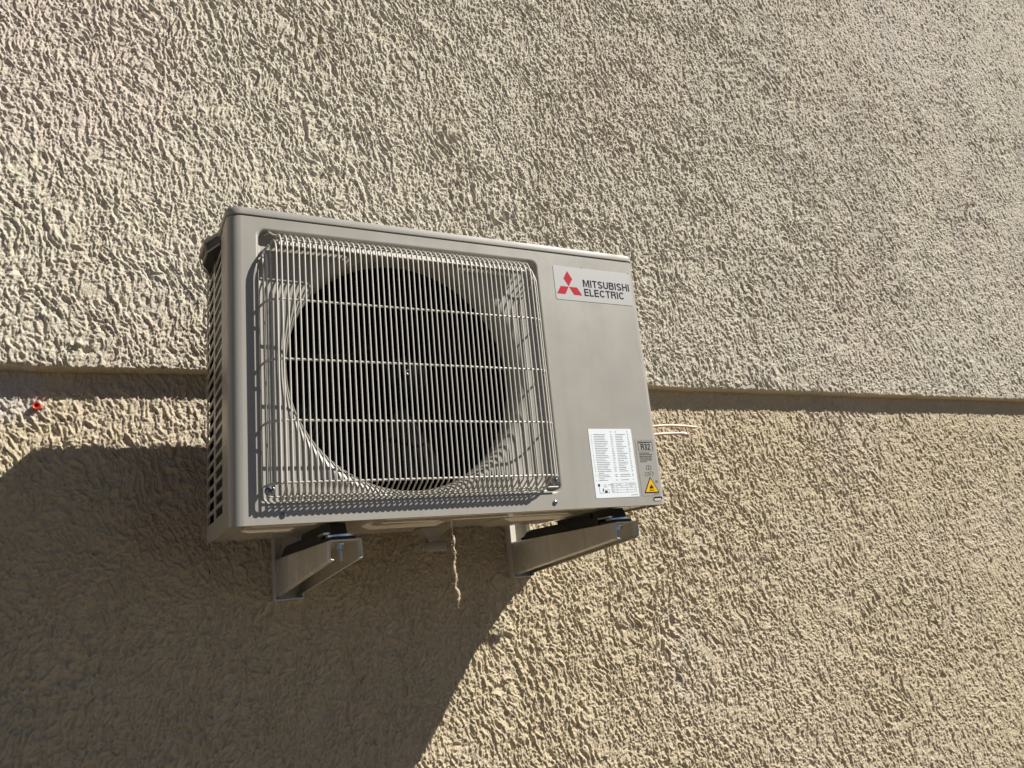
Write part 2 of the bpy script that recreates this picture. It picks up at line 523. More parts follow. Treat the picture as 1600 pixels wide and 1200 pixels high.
for A, B in zip(loops[:-1], loops[1:]):
    for i in range(n):
        bm.faces.new((A[i], B[i], B[(i+1) % n], A[(i+1) % n]))
def column(pts):
    a = [bm.verts.new((x, y, 0.0)) for x, y in pts]
    b = [bm.verts.new((x, y, ZL)) for x, y in pts]
    for i in range(len(pts)-1):
        bm.faces.new((a[i], a[i+1], b[i+1], b[i]))
rl = FX0
column([(rl - rl*math.sin(math.radians(90*k/8)), rl - rl*math.cos(math.radians(90*k/8))) for k in range(9)] + [(0.0, 0.056), (0.0025, 0.0575)])
rr = W - FX1
column([(FX1 + rr*math.sin(math.radians(90*k/8)), rr - rr*math.cos(math.radians(90*k/8))) for k in range(9)] + [(W, 0.060), (W-0.002, 0.0615)])
# folded bottom hem and top hem
for z0, z1 in ((0.0, 0.006), ):
    a = [bm.verts.new(p) for p in ((0.012, 0.0105, 0.0), (W-0.008, 0.0105, 0.0), (W-0.013, 0.0, 0.0), (0.020, 0.0, 0.0))]
    bm.faces.new(a)
bmesh.ops.remove_doubles(bm, verts=bm.verts, dist=1e-5)
bmesh.ops.recalc_face_normals(bm, faces=bm.faces)
front = obj('front_panel', bm, M['paint'], unit, angle=40)
for p_ in front.data.polygons:
    if all(abs(front.data.vertices[v_].co.y) < 1e-6 for v_ in p_.vertices) or all(abs(front.data.vertices[v_].co.z) < 1e-6 for v_ in p_.vertices): p_.use_smooth = False

# lid with rounded corners and a rolled top edge
def plan(x0, x1, y0, y1, rl, rr, nn=8):
    o = []
    for cx, cy, r, a0 in ((x0+rl, y0+rl, rl, 180), (x1-rr, y0+rr, rr, 270), (x1-.006, y1-.006, .006, 0), (x0+.006, y1-.006, .006, 90)):
        for k in range(nn+1):
            a = math.radians(a0 + 90*k/nn)
            o.append((cx + r*math.cos(a), cy + r*math.sin(a)))
    return o
bm = NB()
prev = None
for off, z in ((0.003, ZL+0.0015), (0.0, ZL+0.0015), (-0.0018, ZL+0.0022), (-0.0022, ZL+0.004), (-0.0022, H-0.0045), (-0.0012, H-0.0015), (0.002, H), (0.02, H+0.0006), (0.05, H+0.001)):
    ring = [bm.verts.new((x, y, z)) for x, y in plan(off, W-off, off, D-off, max(.004, .021-off), max(.004, .015-off))]
    if prev:
        for i in range(len(ring)):
            bm.faces.new((prev[i], prev[(i+1) % len(ring)], ring[(i+1) % len(ring)], ring[i]))
    else:
        bm.faces.new(ring[::-1])
    prev = ring
bm.faces.new(prev)
bmesh.ops.recalc_face_normals(bm, faces=bm.faces)
obj('lid', bm, M['lid'], unit, angle=40)

# lid side handle scoop
bm = NB()
prism(bm, [(0.0008, .088), (-.021, .132), (-.023, .198), (0.0008, .240)], 'z', .5055, .5125)
bmesh.ops.bevel(bm, geom=list(bm.edges), offset=0.0018, segments=2, profile=0.5, affect='EDGES')
tube(bm, [(0.001, .094, .490), (-.017, .133, .4875), (-.0185, .194, .4865), (0.001, .234, .487)], 0.0013, 8)
for p0, p1 in (((-.021, .132), (-.017, .133)), ((-.0225, .198), (-.0185, .194))):
    tube(bm, [(p0[0]+.001, p0[1], .506), (p1[0], p1[1], .487)], 0.0012, 6)
obj('side_handle', bm, M['lid'], unit, angle=45)
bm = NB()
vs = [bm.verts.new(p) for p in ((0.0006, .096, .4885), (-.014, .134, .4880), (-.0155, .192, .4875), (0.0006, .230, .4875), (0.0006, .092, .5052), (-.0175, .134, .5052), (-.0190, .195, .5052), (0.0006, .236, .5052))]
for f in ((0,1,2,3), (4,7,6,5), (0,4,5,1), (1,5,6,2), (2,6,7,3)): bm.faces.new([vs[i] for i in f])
obj('handle_pocket_shade', bm, M['rubber'], unit, smooth=False)  # dark block painting the shade inside the hollow handle; not rubber

# left side panel with vent slots
ys = [0.0585, 0.084, 0.0865]; 
YB = [0.0590, 0.0865, 0.1690, 0.1900, 0.2800, D]
ROW, HOLE = 0.02135, 0.0148
ZB = [0.0, 0.012]
bm = NB()
def sface(y0, y1, z0, z1):
    bm.faces.new([bm.verts.new(p) for p in ((0.0012, y0, z0), (0.0012, y0, z1), (0.0012, y1, z1), (0.0012, y1, z0))])
nrow = 22
z_start = {0: 0.030, 1: 0.0300}
for (y0, y1, hole, zo) in ((YB[0], YB[1], 0, 0), (YB[1], YB[2], 1, 0.030), (YB[2], YB[3], 0, 0), (YB[3], YB[4], 1, 0.0285), (YB[4], YB[5], 0, 0)):
    if not hole:
        sface(y0, y1, 0.0005, ZL); continue
    z = 0.0005
    for k in range(nrow):
        zz = zo + k*ROW
        sface(y0, y1, z, zz); z = zz + HOLE
    sface(y0, y1, z, ZL)
bmesh.ops.remove_doubles(bm, verts=bm.verts, dist=1e-6)
r = bmesh.ops.extrude_face_region(bm, geom=list(bm.faces))
for v in [g_ for g_ in r['geom'] if isinstance(g_, bmesh.types.BMVert)]: v.co.x += 0.0022
bmesh.ops.recalc_face_normals(bm, faces=bm.faces)
side = obj('side_panel', bm, M['paint'], unit, smooth=False, label='slotted left side panel')
# right side service panel and back
bm = NB()
box(bm, W-0.0030, W-0.0008, 0.062, D-0.002, 0.0005, ZL)
obj('service_panel', bm, M['paint'], unit, smooth=False)
bm = NB()
A = [(W-0.0006, 0.070), (W+0.004, 0.070), (W+0.100, 0.150), (W+0.102, 0.160), (W+0.096, 0.200), (W+0.062, 0.288), (W+0.062, 0.360), (W-0.110, 0.360), (W-0.110, D+0.0006), (W-0.0006, D+0.0006)]  # valve cover outline, stretched out of view to shape the unit's wall shadow
prism(bm, A, 'z', 0.020, 0.262)
bmesh.ops.bevel(bm, geom=list(bm.edges), offset=0.003, segments=2, profile=0.5, affect='EDGES')
prism(bm, [(0.030, 0.02), (0.068, 0.02), (0.068, 0.272), (0.036, 0.272), (0.030, 0.262)], 'x', W-0.0006, W+0.0060)
obj('service_cover_blocker', bm, M['lid'], unit, angle=45)

# base pan with pressed ridges seen from below
bm = NB()
zb0 = 0.0035
box(bm, 0.004, W-0.004, 0.0115, D-0.001, zb0, 0.012)
def plateau(x0, x1, y0, y1, d, sl):
    a = [bm.verts.new(p) for p in ((x0, y0, zb0-.0001), (x1, y0, zb0-.0001), (x1, y1, zb0-.0001), (x0, y1, zb0-.0001))]
    b = [bm.verts.new(p) for p in ((x0+sl, y0+sl*.5, zb0-d), (x1-sl, y0+sl*.5, zb0-d), (x1-sl, y1-sl*.5, zb0-d), (x0+sl, y1-sl*.5, zb0-d))]
    fs = [bm.faces.new(b)] + [bm.faces.new((a[i], a[(i+1) % 4], b[(i+1) % 4], b[i])) for i in range(4)]
    bmesh.ops.recalc_face_normals(bm, faces=fs)
    fs[0].normal_update()
    if fs[0].normal.z > 0:
        for f in fs: f.normal_flip()
plateau(0.235, 0.660, 0.016, 0.075, 0.0035, 0.012)
plateau(0.250, 0.350, 0.085, 0.130, 0.003, 0.010)
plateau(0.380, 0.640, 0.085, 0.125, 0.003, 0.012)
plateau(0.240, 0.400, 0.150, 0.262, 0.006, 0.016)
plateau(0.520, 0.680, 0.150, 0.270, 0.006, 0.020)
plateau(0.030, 0.140, 0.030, 0.080, 0.004, 0.010)
plateau(0.030, 0.120, 0.110, 0.250, 0.004, 0.014)
bmesh.ops.recalc_face_normals(bm, faces=[f for f in bm.faces if len(f.verts) == 4 and False])
obj('base_pan', bm, M['base'], unit, angle=20)
for x, y, l in ((0.03, 0.055, 0.075), (0.085, 0.12, 0.03)):
    bm = NB()
    prism(bm, rrect(x, x+l, y, y+0.008, 0.0038), 'z', -0.0012, 0.0034)
    obj('base_slot_rim', bm, M['wire'], unit, angle=30)

# interior: casing, coil, motor strut
bm = NB()
x0, x1, y0, y1, z0, z1 = 0.006, 0.585, 0.0665, 0.284, 0.014, 0.497
vs = [bm.verts.new(p) for p in ((x0,y0,z0),(x1,y0,z0),(x1,y1,z0),(x0,y1,z0),(x0,y0,z1),(x1,y0,z1),(x1,y1,z1),(x0,y1,z1))]
for f in ((0,1,2,3),(4,7,6,5),(1,5,6,2),(2,6,7,3)): bm.faces.new([vs[i] for i in f])
obj('interior_shell', bm, M['cavity'], unit, smooth=False)
bm = NB()
box(bm, 0.014, 0.5, 0.246, 0.268, 0.02, 0.49)
box(bm, 0.014, 0.034, 0.075, 0.245, 0.02, 0.49)
for k in range(120):
    xx = 0.04 + k*0.0038
    box(bm, xx, xx+0.0012, 0.240, 0.2455, 0.022, 0.488)
obj('heat_exchanger', bm, M['fins'], unit, smooth=False)
bm = NB()
box(bm, 0.255, 0.275, 0.185, 0.2, 0.015, 0.49)
box(bm, 0.345, 0.365, 0.185, 0.2, 0.015, 0.49)
lathe(bm, [(0.03, 0.0), (0.05, 0.01), (0.05, 0.05), (0.03, 0.06)], (FC[0], 0.17, FC[1]), 'y', 32)
obj('fan_motor', bm, M['cavity'], unit)

# fan
fan_c = Vector((0.318, 0.105, 0.268))
bm = NB()
lathe(bm, [(0.004, -0.020), (0.030, -0.017), (0.044, -0.008), (0.047, 0.004), (0.047, 0.050)], fan_c, 'y', 40)
hub = obj('fan', bm, M['fan'], unit)
bm = NB()
lathe(bm, [(0.0025, -0.030), (0.0045, -0.031), (0.0060, -0.029), (0.0060, -0.0201), (0.0025, -0.0201), (0.0025, -0.030)], fan_c, 'y', 20, closed=False)
obj('hub_nut', bm, M['zinc'], hub)
for b_ in range(3):
    bm = NB()
    NR, NA = 12, 14
    grid = []
    base = math.radians(120*b_ + 35)
    for i in range(NR+1):
        r_ = 0.045 + (0.193-0.045)*i/NR
        row = []
        for j in range(NA+1):
            f_ = j/NA
            sweep = math.radians(30 + 56*math.sin(math.pi*0.5*i/NR))
            a_ = base + sweep*(f_-0.5) + 0.35*(i/NR)
            row.append(bm.verts.new((fan_c.x + r_*math.cos(a_), fan_c.y + 0.004 + 0.052*f_ - 0.012*math.sin(math.pi*f_), fan_c.z + r_*math.sin(a_))))
        grid.append(row)
    for i in range(NR):
        for j in range(NA):
            bm.faces.new((grid[i][j], grid[i+1][j], grid[i+1][j+1], grid[i][j+1]))
    r = bmesh.ops.extrude_face_region(bm, geom=list(bm.faces))
    for v in [g_ for g_ in r['geom'] if isinstance(g_, bmesh.types.BMVert)]: v.co.y += 0.0025
    bmesh.ops.recalc_face_normals(bm, faces=bm.faces)
    obj('fan_blade', bm, M['fan'], hub, angle=60)

# wire fan guard
G = 0.032         # stands this far proud of the face
wr = 0.00148
bm = NB()
def vwire(x, g, drop=0.0, short=False):
    g = max(g, 0.004)
    k = g / G
    d = drop
    p = [(x, 0.0125, 0.4705-d), (x, 0.000, 0.4700-d), (x, -0.012*k, 0.4672-d), (x, -0.022*k, 0.4610-d), (x, -0.028*k, 0.4535-d), (x, -0.0312*k, 0.4440-d), (x, -G*k, 0.4340-d),
         (x, -G*k, 0.0640), (x, -0.0310*k, 0.0580), (x, -0.0285*k, 0.0535), (x, -0.0080*k, 0.0420), (x, 0.002, 0.0365), (x, 0.014, 0.0372)]
    if short: p = p[:7] + [(x, -G*k, 0.0575)]
    tube(bm, p, wr, 8)
NW = 50
PITCH = 0.0093
x_first = 0.0765
for i in range(NW):
    vwire(x_first + i*PITCH, G)
x_last = x_first + (NW-1)*PITCH
# side wires follow the rods round the corners
for x, g, d_ in ((0.0690, 0.0300, 0.010), (0.0615, 0.0245, 0.019), (0.0560, 0.0150, 0.027), (0.0525, 0.0050, 0.034)):
    vwire(x, g, d_, True)
    vwire(x_first + x_last - x, g, d_, True)
def hrod(z, r=0.0020, dy=0.0026):
    p = []
    for x, g in ((0.0500, -0.010), (0.0508, -0.002), (0.0535, 0.012), (0.0575, 0.0205), (0.0640, 0.0270), (0.0705, 0.0300), (0.0765, G)):
        p.append((x, -g + dy, z))
    q = [(x_first + x_last - x, y, z) for x, y, z in p[::-1]]
    tube(bm, p + q, r, 8)
for z in (0.3490, 0.2505, 0.1530, 0.0580): hrod(z)
# rods along the bent-back top and foot
tube(bm, [(0.052, -0.0070, 0.0400), (x_first + x_last - 0.052, -0.0070, 0.0400)], wr, 8)
tube(bm, [(0.0755, -0.0235, 0.4550), (x_first + x_last - 0.0755, -0.0235, 0.4550)], 0.0013, 8)
# eyelets for the fixing screws and hooks at the top corners
def eyelet(cx, cz, a0):
    tube(bm, [(cx + 0.0062*math.cos(a0 + 2*math.pi*k/20), 0.0, cz + 0.0062*math.sin(a0 + 2*math.pi*k/20)) for k in range(20)], 0.0014, 6)
eyelet(0.0570, 0.0500, 0); eyelet(0.5540, 0.0515, 0)
tube(bm, [(0.0765, -0.010, 0.4660), (0.070, -0.008, 0.4670), (0.066, -0.006, 0.4700), (0.0645, 0.000, 0.4745), (0.062, 0.008, 0.4760), (0.058, 0.012, 0.4740)], 0.0019, 8)
tube(bm, [(x_last+.001, -0.010, 0.4600), (x_last+.010, -0.012, 0.4520), (x_last+.016, -0.008, 0.4400), (x_last+.019, -0.001, 0.4300), (x_last+.019, 0.006, 0.4220)], 0.0019, 8)
guard = obj('fan_guard', bm, M['wire'], unit, angle=60, label='wire fan guard of closely spaced vertical wires')
# sloped stiffening strip under the bent-back top of the wires
bm = NB()
prism(bm, [(0.0060, 0.4665), (0.0066, 0.4650), (-0.0150, 0.4470), (-0.0160, 0.4482)], 'x', 0.0765, x_last + 0.002)
# prism 'x' maps (u,v)->(y,z)
obj('guard_strip', bm, M['wire'], guard, smooth=False)
def screw(cx, y, cz, r, parent, name='screw'):
    b2 = NB()
    lathe(b2, [(r*1.02, 0.0006), (r*1.05, -0.0004), (r*0.92, -r*0.45), (r*0.6, -r*0.62), (r*0.30, -r*0.66), (r*0.26, -r*0.30)], (cx, y, cz), 'y', 24)
    for a_ in (0.6, 0.6 + math.pi/2):
        dx, dz = math.cos(a_), math.sin(a_)
        f = [(cx + dx*r*0.55 - dz*r*0.12, cz + dz*r*0.55 + dx*r*0.12), (cx - dx*r*0.55 - dz*r*0.12, cz - dz*r*0.55 + dx*r*0.12),
             (cx - dx*r*0.55 + dz*r*0.12, cz - dz*r*0.55 - dx*r*0.12), (cx + dx*r*0.55 + dz*r*0.12, cz + dz*r*0.55 - dx*r*0.12)]
        poly(b2, f, y - r*0.665 - 0.00003*a_, 1)
    return obj(name, b2, [M['screw'], M['black']], parent)
screw(0.0570, -0.0020, 0.0500, 0.0078, unit)
screw(0.5540, -0.0020, 0.0515, 0.0068, unit)
screw(0.0765, -0.0002, 0.0135, 0.0042, unit)
screw(0.5510, -0.0002, 0.0130, 0.0042, unit)
bm = NB()
lathe(bm, [(0.0002, -0.0012), (0.0026, -0.0010), (0.0030, 0.0002)], (0.001, 0.0615, 0.022), 'x', 14)
obj('side_screw', bm, M['screw'], unit)

# drain slot in the lower right corner
bm = NB()
poly(bm, rrect(0.770, 0.790, 0.0085, 0.0150, 0.003), -0.0004, 0)
sl = obj('panel_slot', bm, M['black'], unit, smooth=False)
bm = NB()
pts = rrect(0.7692, 0.7908, 0.0077, 0.0158, 0.0036, 4)
tube(bm, [(x, -0.0004, z) for x, z in pts + pts[:1]], 0.0007, 6, caps=False)
poly(bm, rrect(0.7715, 0.7875, 0.0086, 0.0118, 0.0015), -0.0008, 0)
obj('slot_lip', bm, M['wire'], sl)

# stickers -----------------------------------------------------------
def text_mesh(body, size, bold=0.0, extrude=0.0, align='LEFT', spacing=1.0, width=None, height=None):
    cu = bpy.data.curves.new('lettering', 'FONT')
    cu.body = body; cu.size = size; cu.offset = bold; cu.align_x = align; cu.space_character = spacing
    cu.resolution_u = 4
    to = bpy.data.objects.new('lettering', cu)
    COL.objects.link(to)
    bpy.context.view_layer.update()
    dg = bpy.context.evaluated_depsgraph_get()
    me = bpy.data.meshes.new_from_object(to.evaluated_get(dg))
    bpy.data.objects.remove(to); bpy.data.curves.remove(cu)
    co = np.empty(len(me.vertices)*3, np.float32); me.vertices.foreach_get('co', co); co = co.reshape(-1, 3)
    mn, mx = co.min(0), co.max(0)
    sx = sy = 1.0
    if width: sx = width/(mx[0]-mn[0])
    if height: sy = height/(mx[1]-mn[1])
    co[:, 0] = (co[:, 0]-mn[0])*sx; co[:, 1] = (co[:, 1]-mn[1])*sy
    me.vertices.foreach_set('co', co.ravel()); me.update()
    return me
def add_text(bm, body, x, z, y, width, height, bold=0.0, mi=0, spacing=1.0):
    """left-bottom corner at (x, z), on the plane y"""
    me = text_mesh(body, 1.0, bold=bold, width=width, height=height, spacing=spacing)
    n0 = len(bm.verts)
    vs = [bm.verts.new((x + v.co.x, y, z + v.co.y)) for v in me.vertices]
    for p in me.polygons:
        try:
            f = bm.faces.new([vs[i] for i in p.vertices]); f.material_index = mi
        except ValueError: pass
    bpy.data.meshes.remove(me)

LX0, LX1, LZ0, LZ1 = 0.6035, 0.7862, 0.4045, 0.4752
bm = NB(); prism(bm, rrect(LX0, LX1, LZ0, LZ1, 0.0035), 'y', -0.0006, -0.00005)
logo = obj('logo_sticker', bm, M['sticker'], unit, angle=30, label='pale rectangular maker sticker at the top right of the front')
bm = NB()
for d in ([(0.6350, 0.4655), (0.6250, 0.4495), (0.6350, 0.4335), (0.6450, 0.4495)],
          [(0.6345, 0.4325), (0.6165, 0.4325), (0.6065, 0.4165), (0.6255, 0.4165)],
          [(0.6355, 0.4325), (0.6540, 0.4325), (0.6640, 0.4165), (0.6455, 0.4165)]):
    poly(bm, d, -0.00085)
obj('emblem', bm, M['red'], logo, smooth=False)
def arcp(cx, cy, rx, ry, a0, a1, n_=8):
    return [(cx + rx*math.cos(math.radians(a0+(a1-a0)*k/n_)), cy + ry*math.sin(math.radians(a0+(a1-a0)*k/n_))) for k in range(n_+1)]
T_ = 0.085   # half stroke in units of the letter height
GL = {
 'I': (0.20, [[(0.10, 0), (0.10, 1)]]),
 'T': (0.66, [[(0, 1-T_), (0.66, 1-T_)], [(0.33, 1-T_), (0.33, 0)]]),
 'L': (0.58, [[(T_, 1), (T_, T_), (0.58, T_)]]),
 'E': (0.64, [[(0.64, 1-T_), (T_, 1-T_), (T_, T_), (0.64, T_)], [(T_, 0.52), (0.60, 0.52)]]),
 'H': (0.74, [[(T_, 0), (T_, 1)], [(0.74-T_, 0), (0.74-T_, 1)], [(T_, 0.52), (0.74-T_, 0.52)]]),
 'M': (0.92, [[(T_, 0), (T_, 1)], [(0.92-T_, 0), (0.92-T_, 1)], [(0.15, 1.0), (0.46, 0.09), (0.77, 1.0)]]),
 'U': (0.72, [[(T_, 1), (T_, 0.35)] + arcp(0.36, 0.35, 0.36-T_, 0.35-T_, 180, 360)[1:] + [(0.72-T_, 1)]]),
 'C': (0.78, [arcp(0.40, 0.5, 0.40-T_, 0.5-T_, 38, 322, 16)]),
 'B': (0.72, [[(T_, 0.0), (T_, 1.0)], [(T_, 1-T_), (0.42, 1-T_)] + arcp(0.42, 0.755, 0.20, 0.16, 90, -90)[1:] + [(T_, 0.54)], [(0.42, 0.54)] + arcp(0.44, 0.31, 0.20, 0.225, 90, -90) + [(T_, T_)]]),
 'R': (0.74, [[(T_, 0.0), (T_, 1.0)], [(T_, 1-T_), (0.44, 1-T_)] + arcp(0.44, 0.73, 0.20, 0.185, 90, -90)[1:] + [(T_, 0.50)], [(0.48, 0.50), (0.60, 0.40), (0.62, 0.15), (0.67, 0.0)]]),
 '3': (0.62, [arcp(0.29, 0.74, 0.30-T_+.02, 0.26-T_, 150, -90, 10) + arcp(0.29, 0.275, 0.33-T_, 0.275-T_, 90, -150, 12)]),
 '2': (0.62, [arcp(0.31, 0.72, 0.31-T_, 0.28-T_, 165, -35, 10) + [(T_, T_), (0.62, T_)]]),
 'S': (0.70, [arcp(0.35, 0.735, 0.35-T_, 0.265-T_, 20, 250, 12) + arcp(0.35, 0.265, 0.35-T_, 0.265-T_, 70, -160, 12)]),
}
def glyph_line(bm, word, x, z, width, height, y, gap=0.13):
    tot = sum(GL[c][0] for c in word) + gap*(len(word)-1)
    sx = width/tot
    cx_ = 0.0
    lay = 0
    for c in word:
        wd_, strokes = GL[c]
        for st in strokes:
            lay += 1
            yy_ = y - 0.000012*(lay % 4)
            L_, R_ = [], []
            P_ = [Vector(p) for p in st]
            for i in range(len(P_)):
                t0 = (P_[i]-P_[i-1]).normalized() if i > 0 else (P_[1]-P_[0]).normalized()
                t1 = (P_[i+1]-P_[i]).normalized() if i < len(P_)-1 else t0
                tt = (t0+t1).normalized(); nn = Vector((-tt.y, tt.x))
                k_ = T_/max(0.45, nn.dot(Vector((-t0.y, t0.x))))
                L_.append(P_[i]+nn*k_); R_.append(P_[i]-nn*k_)
            def V_(p): return bm.verts.new((x + (cx_+p.x)*sx, yy_, z + min(max(p.y, 0), 1)*height))
            lv = [V_(p) for p in L_]; rv = [V_(p) for p in R_]
            for i in range(len(lv)-1):
                f = bm.faces.new((lv[i], rv[i], rv[i+1], lv[i+1]))
        cx_ += wd_ + gap
bm = NB()
glyph_line(bm, 'MITSUBISHI', 0.6692, 0.4352, 0.1120, 0.0155, -0.00085)
glyph_line(bm, 'ELECTRIC', 0.6700, 0.4163, 0.0960, 0.0155, -0.00085)
for f in bm.faces:
    f.normal_update()
    if f.normal.y > 0: f.normal_flip()
obj('lettering', bm, M['ink'], logo, smooth=False)
for nk in ([(0.668, 0.4752), (0.6705, 0.4752), (0.6700, 0.4772), (0.6688, 0.4768)], [(0.7815, 0.4745), (0.7845, 0.4742), (0.7838, 0.4758), (0.7822, 0.4760)]):
    bm = NB(); poly(bm, nk, -0.00085)
    obj('sticker_nick', bm, M['black'], logo, smooth=False)

# white data label
SX0, SX1, SZ0, SZ1 = 0.6393, 0.7375, 0.0169, 0.1475
bm = NB(); prism(bm, rrect(SX0, SX1, SZ0, SZ1, 0.002), 'y', -0.0005, -0.00005)
dl = obj('data_label', bm, M['white'], unit, angle=30, label='white data label densely printed with a table')
bm = NB()
rnd = random.Random(3)
yy = -0.00072
def words(x, z, wd, h=0.0010, mi=0):
    xe = x + wd
    while x < xe:
        l = min(rnd.uniform(0.0012, 0.0042), xe - x)
        quad(bm, x, x+l, z, z+h*rnd.uniform(0.8, 1.1), yy, mi); x += l + 0.0005
z = 0.1362
nr = 27
for i in range(nr):
    if i in (22, 25):
        words(0.6515, z, 0.012)
    else:
        quad(bm, 0.6440, 0.6440+rnd.choice((0.0008, 0.0018)), z, z+0.0010, yy, 0)
        words(0.6500 + 0.0, z, rnd.uniform(0.019, 0.031))
        words(0.6880, z, rnd.uniform(0.003, 0.0062))
        words(0.6990, z, rnd.uniform(0.013, 0.024))
        quad(bm, 0.7270, 0.7270+rnd.choice((0.0022, 0.0034)), z, z+0.0011, yy, 0)
    z -= 0.00335
for x in (0.6885, 0.7000, 0.7270): quad(bm, x, x+0.0014, 0.1405, 0.1430, yy, 0)
# little installation diagram and table
def line(x0, z0, x1, z1, t=0.0005, mi=0):
    quad(bm, min(x0, x1)-t/2, max(x0, x1)+t/2, min(z0, z1)-t/2, max(z0, z1)+t/2, yy, mi)
quad(bm, 0.6465, 0.6510, 0.0385, 0.0430, yy, 1)
line(0.6490, 0.0385, 0.6490, 0.0265, 0.0004, 1); line(0.6490, 0.0262, 0.6710, 0.0262, 0.0004, 1)
quad(bm, 0.6560, 0.6580, 0.0290, 0.0345, yy, 1); quad(bm, 0.6605, 0.6660, 0.0264, 0.0305, yy, 1)
line(0.6600, 0.0320, 0.6700, 0.0320, 0.0004, 0); line(0.6700, 0.0262, 0.6700, 0.0320, 0.0004, 0)
words(0.6590, 0.0405, 0.006); words(0.6590, 0.0370, 0.008); words(0.6690, 0.0405, 0.013)
for zz in (0.0435, 0.0392, 0.0350, 0.0308, 0.0262): line(0.6760, zz, 0.7320, zz, 0.00035, 0)
for xx in (0.6760, 0.6880, 0.7110, 0.7320): line(xx, 0.0262, xx, 0.0435, 0.00035, 0)
for zz in (0.0365, 0.0322, 0.0278): words(0.6775, zz, 0.004)
words(0.6920, 0.0408, 0.006); words(0.7150, 0.0408, 0.014); words(0.6980, 0.0365, 0.003); words(0.7190, 0.0365, 0.005)
words(0.7190, 0.0202, 0.0150)
obj('printed_table', bm, [M['greyink'], M['black']], dl, smooth=False)

# refrigerant label (clear film, black print)
bm = NB(); prism(bm, rrect(0.7440, 0.7895, 0.0172, 0.1275, 0.002), 'y', -0.00035, -0.00005)
rlb = obj('refrigerant_label', bm, M['clear'], unit, angle=30, label='clear refrigerant label with black print and a yellow flammability triangle')
bm = NB(); yy = -0.0006
def ring_line(pts, t, y, mi=0):
    n_ = len(pts)
    cx = sum(p[0] for p in pts)/n_; cz = sum(p[1] for p in pts)/n_
    inn = []
    for i in range(n_):
        x, z_ = pts[i]; d = math.hypot(x-cx, z_-cz); inn.append((x-(x-cx)/d*t, z_-(z_-cz)/d*t))
    A_ = [bm.verts.new((x, y, z_)) for x, z_ in pts]; B_ = [bm.verts.new((x, y, z_)) for x, z_ in inn]
    for i in range(n_):
        f = bm.faces.new((A_[i], A_[(i+1) % n_], B_[(i+1) % n_], B_[i])); f.material_index = mi
ring_line(rrect(0.7495, 0.7840, 0.1040, 0.1240, 0.0025), 0.0006, yy)
glyph_line(bm, 'R32', 0.7560, 0.1062, 0.0220, 0.0118, yy, gap=0.10)
add_text(bm, 'REFRIGERANT', 0.7515, 0.1195, yy, 0.0300, 0.0026, bold=0.03)
for i, (tx, wd) in enumerate((('AS FOR DETAILS OF', 0.0240), ('REFRIGERANT TREATMENT,', 0.0315), ('SPECIAL INSTALLATION', 0.0295), ('WORK, PLEASE REFER', 0.0285), ('TO THE INSTALLATION', 0.0285), ('MANUAL, ETC.', 0.0160))):
    add_text(bm, tx, 0.7500, 0.0990 - i*0.0034, yy, wd, 0.0021, bold=0.03)
# book icon
ring_line([(0.7620, 0.0675), (0.7620, 0.0735), (0.7640, 0.0755), (0.7715, 0.0755), (0.7735, 0.0735), (0.7735, 0.0675)], 0.0008, yy)
quad(bm, 0.7673, 0.7681, 0.0680, 0.0750, yy)
# open manual icon
ring_line([(0.7560, 0.0565), (0.7590, 0.0632), (0.7655, 0.0618), (0.7715, 0.0640), (0.7780, 0.0618), (0.7755, 0.0545), (0.7690, 0.0568), (0.7630, 0.0548)], 0.0008, yy)
quad(bm, 0.7620, 0.7720, 0.0588, 0.0598, yy)
add_text(bm, 'A2L', 0.7790, 0.0420, yy, 0.0062, 0.0045, bold=0.01)
obj('label_print', bm, M['black'], rlb, smooth=False)
bm = NB(); quad(bm, 0.7710, 0.7840, 0.0198, 0.0206, yy)
obj('footer_print', bm, M['black'], rlb, smooth=False)
bm = NB()
def tri(cx, z0, wd, ht, r):
    out = []
    P3 = [Vector((cx-wd/2, z0)), Vector((cx+wd/2, z0)), Vector((cx, z0+ht))]
    for i in range(3):
        p, a_, b_ = P3[i], P3[i-1], P3[(i+1) % 3]
        out += [tuple(p + (a_-p).normalized()*r), tuple(p + (a_-p).normalized()*r*.3 + (b_-p).normalized()*r*.3), tuple(p + (b_-p).normalized()*r)]
    return out
poly(bm, tri(0.7680, 0.0225, 0.0360, 0.0315, 0.0015), -0.00062, 0)
poly(bm, tri(0.7680, 0.0246, 0.0295, 0.0257, 0.0008), -0.00085, 1)
fl = [(0.7655, 0.0297), (0.7637, 0.0318), (0.7640, 0.0345), (0.7655, 0.0365), (0.7659, 0.0350), (0.7672, 0.0366), (0.7675, 0.0398), (0.7692, 0.0375), (0.7694, 0.0356), (0.7701, 0.0366), (0.7710, 0.0352), (0.7725, 0.0335), (0.7723, 0.0315), (0.7706, 0.0297), (0.7700, 0.0312), (0.7690, 0.0325), (0.7681, 0.0305), (0.7672, 0.0318)]
poly(bm, fl, -0.00105, 0)
poly(bm, [(0.7622, 0.0272), (0.7740, 0.0272), (0.7740, 0.0285), (0.7622, 0.0285)], -0.00105, 0)
obj('warning_triangle', bm, [M['black'], M['yellow']], rlb, smooth=False, label='yellow flame warning triangle')

